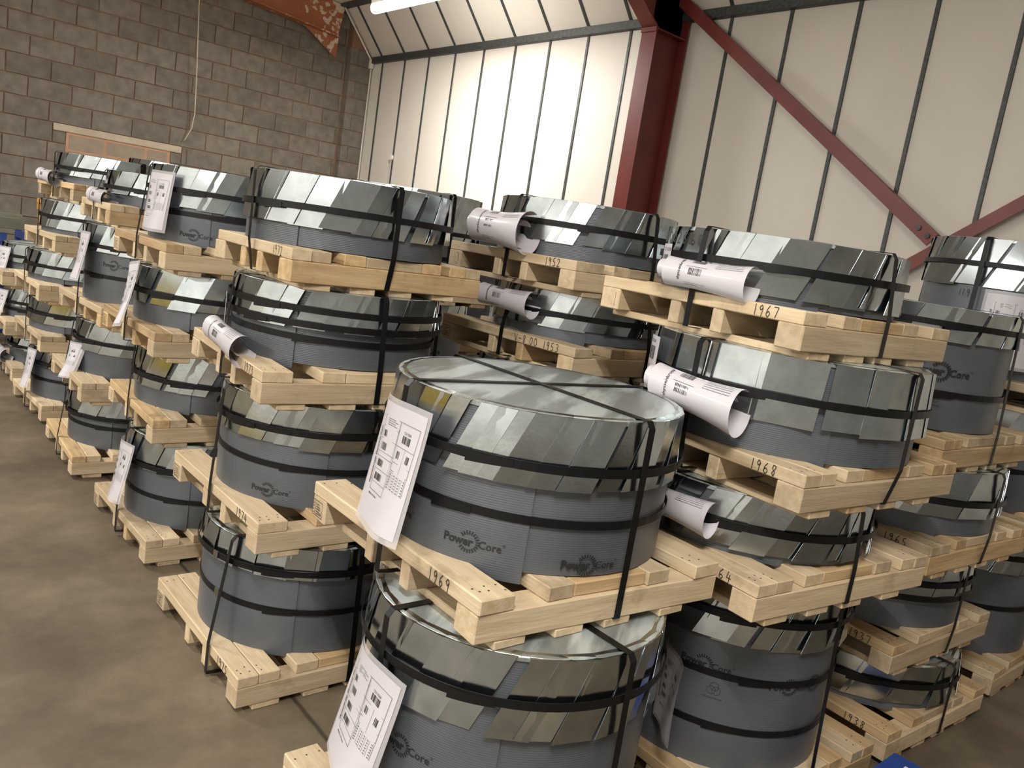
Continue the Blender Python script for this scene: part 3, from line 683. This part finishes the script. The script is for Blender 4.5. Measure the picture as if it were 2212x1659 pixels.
def document(u, label, info, kind):
    """papers tucked behind the tie strap on the left (-x) side of a coil. kind: dict(t=flat/roll, ang, z, ...)"""
    cx, cy, r, rb, h = info; zb = u['p'][2]+PH
    ang = R(kind.get('ang', 182)); t = empty('document_sleeve', (cx, cy, zb)); tag(t, label, 'document', 'shipping documents tucked behind straps')
    er = Vector((math.cos(ang), math.sin(ang), 0)); et = Vector((-math.sin(ang), math.cos(ang), 0)); yawd = R(kind.get('yaw', 0))
    e1 = (et*math.cos(yawd) + er*math.sin(yawd)); e2 = (er*math.cos(yawd) - et*math.sin(yawd))     # along sheet, outward
    zc = kind['z']
    if kind['t'] == 'flat':
        tilt = R(kind.get('tilt', 0)); sc_ = kind.get('sc', 1); wd, hh = .232, .325; bow = kind.get('bow', .03); kick = kind.get('kick', .05); o0 = kind.get('out', .02)
        def fn(x, y, off):      # x across, y up (0 = bottom), pivot at the top centre
            a = (x-.116)*sc_*kind.get('wsc', 1); b = (y-hh)*sc_
            a, b = a*math.cos(tilt)-b*math.sin(tilt), a*math.sin(tilt)+b*math.cos(tilt)
            q = 1-y/hh
            ou = - bow*(x-.116)**2/.0135 + kick*q**1.5 + .006*math.sin(x*28+q*3) + off
            p = er*(r+.010+o0) + e2*ou + e1*(a+kind.get('sh', 0)) + Vector((0, 0, zc+b)); return (p.x, p.y, p.z)
        vs, fs = surf_grid(fn, wd, hh, 12, 14, 0.0); obj('sleeve', mesh('sleeve', vs, fs, 'sleeve', True), t)
        def fp(x, y, off): return fn(x+.011, y+.014, off)
        vs, fs = surf_grid(fp, .21, .297, 12, 14, .0012); sh = obj('paper_sheet', mesh('paper_sheet', vs, fs, 'paper', True), t)
        fill_print(sh, fp, .0022)
    else:
        L = .285; rad = kind.get('rad', .036); sh_ = kind.get('sh', -.05); droop = kind.get('droop', .03)
        prof = []; n = 22; A0, A1 = R(118), R(-175)
        def fn(x, y, off):      # x along the roll, y round it (0..pi*rad*...) seen from outside: y up
            q = 1-y/.21; a = A0+(A1-A0)*q; sp = 1+.35*(x/L-.3)**2*2.0
            ou = r+.012+rad*.72 + (rad*sp+off)*math.cos(a)*.95; zz = zc + (rad*sp+off)*math.sin(a)*1.12 - droop*(x-.15)
            flat = 1 if abs(x-.15) > .03 else 0
            p = e2*ou + e1*(x-.15+sh_) + Vector((0, 0, zz)); return (p.x, p.y, p.z)
        vs, fs = surf_grid(fn, L, .21, 16, 26, 0.0); sh = obj('paper_sheet', mesh('paper_sheet', vs, fs, 'paper', True), t)
        F, G = Flat(), Flat()
        F.text('thyssenkrupp', .062, .105, .014, rot=PI/2, bold=.01, anchor=0)
        F.barcode(.09, .165, .045, .018, 4); F.barcode(.09, .125, .045, .02, 5); G.frame(.078, .1, .15, .19, .001); G.line((.078, .15), (.15, .15), .001)
        F.text('Made in France', .08, .092, .007)
        for i in range(6): G.line((.175, .185-i*.006), (.265, .185-i*.006), .0009)
        for x in (.175, .19, .21, .23, .25, .265): G.line((x, .185), (x, .155), .0009)
        F.build('print', lambda x, y: fn(x, y, .0012), 'ink', sh); G.build('form_lines', lambda x, y: fn(x, y, .0012), 'greyink', sh)
        # second sheet curling out at the near end
        def fn3(x, y, off):
            q = 1-y/.15; a = R(150)+(R(-90)-R(150))*q; ou = r+.012+rad*.62+(rad*.72)*math.cos(a); zz = zc+.004+(rad*.75)*math.sin(a)-droop*(x-.15)
            p = e2*ou + e1*(x-.15+sh_) + Vector((0, 0, zz)); return (p.x, p.y, p.z)
        vs, fs = surf_grid(lambda x, y, o: fn3(x-.03, y, o), L, .15, 10, 16); obj('inner_sheet', mesh('inner_sheet', vs, fs, 'paper', True), t)
    return t
# ---------------------------------------------------------------- the stacks
ST = {'A': 'front stack nearest the viewer', 'B': 'second stack along the aisle', 'C': 'third stack along the aisle', 'D': 'fourth stack along the aisle',
      'E': 'fifth stack along the aisle', 'F': 'sixth aisle stack at the left edge', 'P': 'front stack of the second row', 'S': 'second stack of the second row',
      'T': 'third stack of the second row', 'G': 'far stack before the block wall', 'U': 'middle stack of the third row', 'Q': 'front stack of the third row', 'Z': 'front stack at the right edge'}
FL = lambda **k: dict(t='flat', **k)
RO = lambda **k: dict(t='roll', **k)
UN = {
 'A1': dict(p=(1.0, 1.05, 0), yy=.2, dbl=False, c=dict(h=.615, r=.392, n=28, hf=.19, bands=[.17, .80], seam=228, print=[('pc', 246, .11, .9), ('pc', 274, .15, .9), ('pc', 193, .30, .9)]), doc=FL(ang=182, z=.50, kick=.05, tilt=-6, yaw=8, sh=-.02)),
 'A2': dict(p=(1.058, 1.21, .742), yx=-4, yy=-1, W=.77, D=.80, no='1969', dbl=False, nov=.19, c=dict(h=.381, r=.396, dx=.03, n=32, hf=.165, bands=[.31, .66], seam=231, drop=.03, print=[('pc', 212, .04, .84), ('pc', 255, .022, .84), ('pc', 174, .05, .84)]), doc=FL(ang=181, z=.335, kick=.05, yaw=7, sh=-.014, bow=.02)),
 'B1': dict(p=(1.02, 2.26, 0), yy=.3, no='1975', dbl=True, c=dict(h=.378, n=24, hf=.105, skew=.12, bands=[.22, .60], seam=240, drop=.016, r=.386, so={'x': -.16}, seals=[193])),
 'B2': dict(p=(1.05, 2.30, .505), no='1974', dbl=False, c=dict(h=.350, n=26, hf=.145, bands=[.27, .62], seam=246, print=[('pc', 217, .03, .8)])),
 'B3': dict(p=(1.035, 2.35, .982), yx=-2, yy=-4.5, no='1973', dbl=False, c=dict(h=.256, n=26, hf=.13, bands=[.27, .47, .64], seam=222, drop=.02, sticker=[(157, .06, .05, .12)]), doc=RO(ang=180, z=.035, droop=.12, sh=.05)),
 'B4': dict(p=(1.10, 2.37, 1.365), yx=4, yy=-4, W=.775, D=.77, no='1972', dbl=True, old=.35, c=dict(h=.238, r=.372, dx=-.028, dy=-.03, n=22, hf=.165, bands=[.46], seam=215)),
 'C1': dict(p=(1.07, 3.43, 0), yy=1.2, dbl=True, c=dict(h=.389, n=22, hf=.15, bands=[.34, .68], seam=238), doc=FL(ang=183, z=.34, sc=.84, yaw=6)),
 'C2': dict(p=(1.08, 3.50, .516), yy=-2, dbl=True, c=dict(h=.257, r=.388, n=22, hf=.17, bands=[.50])),
 'C3': dict(p=(1.045, 3.46, .90), dbl=True, c=dict(h=.240, n=22, hf=.155, bands=[.45]), doc=FL(ang=184, z=.25, kick=.09, tilt=16, bow=.02, yaw=0, sc=.9, wsc=.45)),
 'C4': dict(p=(1.065, 3.47, 1.267), yy=-.6, dbl=True, c=dict(h=.321, r=.366, n=22, hf=.17, bands=[.32, .60], seam=236, print=[('pc', 226, .03, .85)]), doc=FL(ang=197, z=.29, kick=.03, sc=.8, yaw=4)),
 'D1': dict(p=(1.04, 4.67, 0), yy=-1.8, dbl=True, c=dict(h=.283, r=.366, n=20, hf=.12, bands=[.40, .58], seam=236)),
 'D2': dict(p=(1.06, 4.66, .41), yy=-.8, dbl=True, c=dict(h=.288, r=.366, n=20, hf=.16, bands=[.36], seam=250, drop=.02), doc=FL(ang=186, z=.16, kick=.06, bow=.06, sc=.62)),
 'D3': dict(p=(1.12, 4.62, .825), yy=3, dbl=True, c=dict(h=.414, r=.392, n=20, hf=.14, bands=[.27, .66], print=[('pc', 220, .20, .9)]), doc=FL(ang=187, z=.37, sc=.82, yaw=12)),
 'D4': dict(p=(1.13, 4.63, 1.366), yy=-3, dbl=True, c=dict(h=.178, r=.352, n=20, hf=.12, bands=[.52]), doc=RO(ang=184, z=.02, droop=.05, sh=.03)),
 'E1': dict(p=(1.09, 5.79, 0), yy=2.7, dbl=True, c=dict(h=.327, r=.39, n=20, hf=.12, bands=[.30, .62]), doc=FL(ang=190, z=.32, sc=.8, yaw=10)),
 'E2': dict(p=(1.065, 5.80, .454), yy=1.5, dbl=True, c=dict(h=.199, r=.40, n=20, hf=.15, bands=[.45])),
 'E3': dict(p=(1.04, 5.80, .78), yy=.9, dbl=True, c=dict(h=.191, r=.402, n=20, hf=.15, bands=[.48])),
 'E4': dict(p=(1.11, 5.78, 1.098), yy=2.7, dbl=True, c=dict(h=.205, r=.40, n=20, hf=.17, bands=[.50])),
 'E5': dict(p=(1.19, 5.76, 1.43), yy=4, dbl=True, c=dict(h=.187, r=.40, n=20, hf=.14, bands=[.50]), doc=RO(ang=186, z=.02, droop=.05, sh=-.05)),
 'F1': dict(p=(1.10, 6.94, 0), c=dict(h=.225, r=.374, n=18, hf=.12, bands=[.45]), doc=RO(ang=186, z=.04, droop=.05)),
 'F2': dict(p=(1.04, 6.94, .352), c=dict(h=.241, r=.374, n=18, hf=.15, bands=[.50, .75]), doc=FL(ang=192, z=.2, sc=.6)),
 'F3': dict(p=(1.007, 6.95, .72), c=dict(h=.186, r=.356, n=18, hf=.13, bands=[.45]), doc=FL(ang=196, z=.16, sc=.7)),
 'P1': dict(p=(1.97, 1.05, 0), yx=-2, yy=-2, dbl=True, old=.4, c=dict(h=.588, r=.374, n=26, hf=.17, bands=[.15, .48, .76], seam=252, print=[('pc', 206, .315, .9), ('tk', 212, .235, 1), ('pc', 250, .285, .9), ('pc', 266, .29, .9)]), doc=FL(ang=187, z=.37, kick=.0, bow=.0, yaw=43, sc=.8, sh=.09, out=.0)),
 'P2': dict(p=(1.86, 1.05, .715), yx=-5, yy=-4.5, W=.85, no='1964', dbl=True, c=dict(h=.178, r=.388, n=28, hf=.155, bands=[.52], skew=.5), doc=RO(ang=186, z=.10, sh=-.02, rad=.035)),
 'P3': dict(p=(1.92, 1.02, 1.02), yx=-3, yy=-3.5, W=.83, no='1968', dbl=True, c=dict(h=.280, r=.425, n=17, hf=.185, skew=.06, bands=[.42], seam=232, sticker=[(138, .08, .09, .17)]), doc=RO(ang=184, z=.12, rad=.045, sh=.0, droop=.10)),
 'P4': dict(p=(1.93, 1.12, 1.427), yx=-2.5, yy=-6, W=.80, no='1967', dbl=False, c=dict(h=.190, r=.380, n=22, hf=.165, bands=[.45], mark=[('1100268', 146, .135, .034)], sticker=[(146, .05, .06, .08)]), doc=RO(ang=184, z=.045, sh=.02)),
 'S1': dict(p=(2.05, 2.12, 0), c=dict(h=.50, n=16, hf=.15, bands=[.3])),
 'S2': dict(p=(2.07, 2.11, .627), c=dict(h=.391, n=20, hf=.15, bands=[.3, .6])),
 'S3': dict(p=(2.10, 2.10, 1.145), yy=2, no='V-8 00  1953', nov=.33, dbl=False, c=dict(h=.186, r=.372, n=26, hf=.14, bands=[.48], sticker=[(150, .02, .06, .12)]), doc=RO(ang=186, z=.12, sh=-.03)),
 'S4': dict(p=(2.03, 2.09, 1.458), yy=-2, no='1952', dbl=True, c=dict(h=.215, r=.376, n=24, hf=.155, bands=[.42], seam=245), doc=RO(ang=186, z=.075, rad=.055, sh=-.06)),
 'T1': dict(p=(2.06, 3.48, 0), c=dict(h=.40, n=16, hf=.15, bands=[.3])),
 'T2': dict(p=(2.06, 3.48, .527), c=dict(h=.586, n=20, hf=.10, bands=[.75], print=[('pc', 262, .32, 1.3)])),
 'T3': dict(p=(2.06, 3.48, 1.24), c=dict(h=.44, n=18, hf=.24, bands=[.45, .75])),
 'U1': dict(p=(3.1, 4.35, 0), c=dict(h=.70, n=16, hf=.15, bands=[.3])),
 'U2': dict(p=(3.1, 4.35, .827), c=dict(h=.84, n=16, hf=.18, bands=[.12, .27])),
 'G1': dict(p=(2.43, 8.97, 0), c=dict(h=.72, n=16, hf=.15, bands=[.3])),
 'G2': dict(p=(2.43, 8.97, .847), c=dict(h=.905, n=18, hf=.16, bands=[.12, .4])),
 'Q1': dict(p=(2.88, 1.02, 0), yx=-2, yy=-3, no='1938', old=.5, c=dict(h=.173, r=.40, dx=.02, n=18, hf=.15, bands=[.42])),
 'Q2': dict(p=(2.90, 1.08, .30), yx=-2, yy=-3, no='1937', old=.4, c=dict(h=.264, r=.41, dx=.03, n=20, hf=.13, bands=[.32, .52])),
 'Q3': dict(p=(2.90, 1.04, .691), yx=-3, yy=-3, no='1965', old=.4, c=dict(h=.242, r=.41, n=20, hf=.17, bands=[.48])),
 'Q4': dict(p=(2.89, 1.08, 1.06), yx=-2, yy=-2, dbl=True, old=.3, c=dict(h=.443, r=.385, n=20, hf=.115, bands=[.14, .70], seam=214, print=[('pc', 199, .215, 1.15), ('pc', 226, .20, 1.15), ('tk', 224, .10, 1), ('tk', 206, .10, 1)])),
 'Z1': dict(p=(3.86, 1.02, 0), no='12', old=.5, c=dict(h=.543, n=20, hf=.15, bands=[.15, .6])),
 'Z2': dict(p=(3.86, 1.04, .67), old=.4, c=dict(h=.44, n=20, hf=.15, bands=[.3, .6])),
 'Z3': dict(p=(3.85, 1.07, 1.237), c=dict(h=.59, r=.380, n=20, hf=.21, bands=[.19, .9], print=[('pc', 222, .30, 1.1)], mark=[('1193', 170, .33, .03)]), doc=FL(ang=203, z=.37, kick=.03, bow=.045, tilt=0)),
}
LV = {1: ['only'], 2: ['lowest', 'topmost'], 3: ['lowest', 'middle', 'topmost'], 4: ['lowest', 'second lowest', 'third lowest', 'topmost'], 5: ['lowest', 'second lowest', 'middle', 'second highest', 'topmost']}
cnt = {}
for k in UN: cnt[k[0]] = cnt.get(k[0], 0)+1
for i, (k, u) in enumerate(UN.items()):
    u['id'] = 11+i*7; lv = LV[cnt[k[0]]][int(k[1])-1]; st = ST[k[0]]
    mk = 'marked %s, ' % u['no'].split()[-1] if u.get('no') and u['no'] != '12' else ''
    t, c, frame = pallet(u, 'pale timber pallet %s%s of the %s' % (mk, lv, st))
    ct, info = coil(u, 'strapped grey steel coil, %s of the %s' % (lv, st), c, u['p'][2]+PH, frame, t)
    if u.get('doc'):
        document(u, '%s white papers on the %s coil of the %s' % ('flat' if u['doc']['t'] == 'flat' else 'rolled', lv, st), info, u['doc'])
# spare pallets on top of a low coil near the block wall (only their ends show past the fifth stack)
us = dict(p=(1.57, 8.12, 0), id=901, stamp=False, c=dict(h=.84, n=16, hf=.15, bands=[.4]))
t, c, frame = pallet(us, 'timber pallet on the floor under the tall coil by the block wall')
coil(us, 'tall grey coil under three orange pallets before the block wall', c, PH, frame, t)
for q in range(3):
    us2 = dict(p=(1.55+.02*(q % 2), 8.12+.015*q, .967+.127*q), id=911+q, stamp=False, orange=True)
    pallet(us2, 'empty orange timber pallet, %s of three stacked before the block wall' % ['lowest', 'middle', 'topmost'][q])
# blue steel stillage at the left edge
sl = empty('stillage', (.80, 8.45, 0)); tag(sl, 'blue steel stillage with an olive top rail before the block wall', 'stillage')
for a, b in ((0, 0), (.62, 0), (0, .7), (.62, .7)): obj('post', boxmesh('stillage_post', .05, .05, 1.06, 'blue', .003), sl, (a, b, 0))
for b in (0, .7): obj('top_rail', boxmesh('stillage_rail', .67, .06, .1, 'olive', .003), sl, (0, b, 1.06))
for a in (0, .62):
    for z in (.15, .55, .95): obj('side_rail', boxmesh('stillage_side_rail', .05, .65, .06, 'blue', .003), sl, (a, .05, z))
for z in (.15, .55): obj('front_rail', boxmesh('stillage_front_rail', .57, .05, .06, 'blue', .003), sl, (.05, 0, z))
for a in (.2, .4): obj('upright', boxmesh('stillage_upright', .05, .02, .9, 'blue', .002), sl, (a, .03, .12))
# blue printed carton on the floor in front of the third row
bx = empty('carton', (2.47, .69, 0), R(2)); tag(bx, 'blue printed carton with white lettering on the floor at the bottom edge', 'carton')
obj('box_body', boxmesh('carton_body', .34, .26, .12, 'bluebox', .003), bx)
obj('lid_flap', boxmesh('carton_flap', .334, .128, .003, 'bluebox', .001), bx, (.003, .001, .12)); obj('lid_flap', boxmesh('carton_flap', .334, .128, .003, 'bluebox', .001), bx, (.003, .131, .12))
F = Flat()
rq = random.Random(4)
for i in range(4):
    x = .05
    while x < .28: wq = rq.uniform(.012, .04); F.rect(x, .06+i*.04, min(x+wq, .29), .082+i*.04); x += wq+.008
F.build('white_print', lambda x, y: (x, y, .1238), 'whiteprint', bx)

# unseen yellow cabinet across the aisle, out of the picture: added so its colour shows in the flaps of the lower coils
cb = empty('reflection_cabinet', (-2.9, 3.5, 0)); tag(cb, 'unseen low yellow cabinet added across the aisle for its reflection', 'cabinet')
obj('body', boxmesh('cabinet_body', .5, 1.6, .92, 'yellow', .006), cb, (0, 0, .08))
for q in range(2):
    d_ = obj('door', boxmesh('cabinet_door', .02, .77, .84, 'yellow', .005), cb, (.5, .02+q*.79, .12)); obj('handle', boxmesh('cabinet_handle', .02, .02, .12, 'darksteel', .003), d_, (.02, .7 if q == 0 else .05, .4))
for a in (.03, .42):
    for b in (.03, 1.52): obj('foot', boxmesh('cabinet_foot', .05, .05, .08, 'darksteel', .003), cb, (a, b, 0))
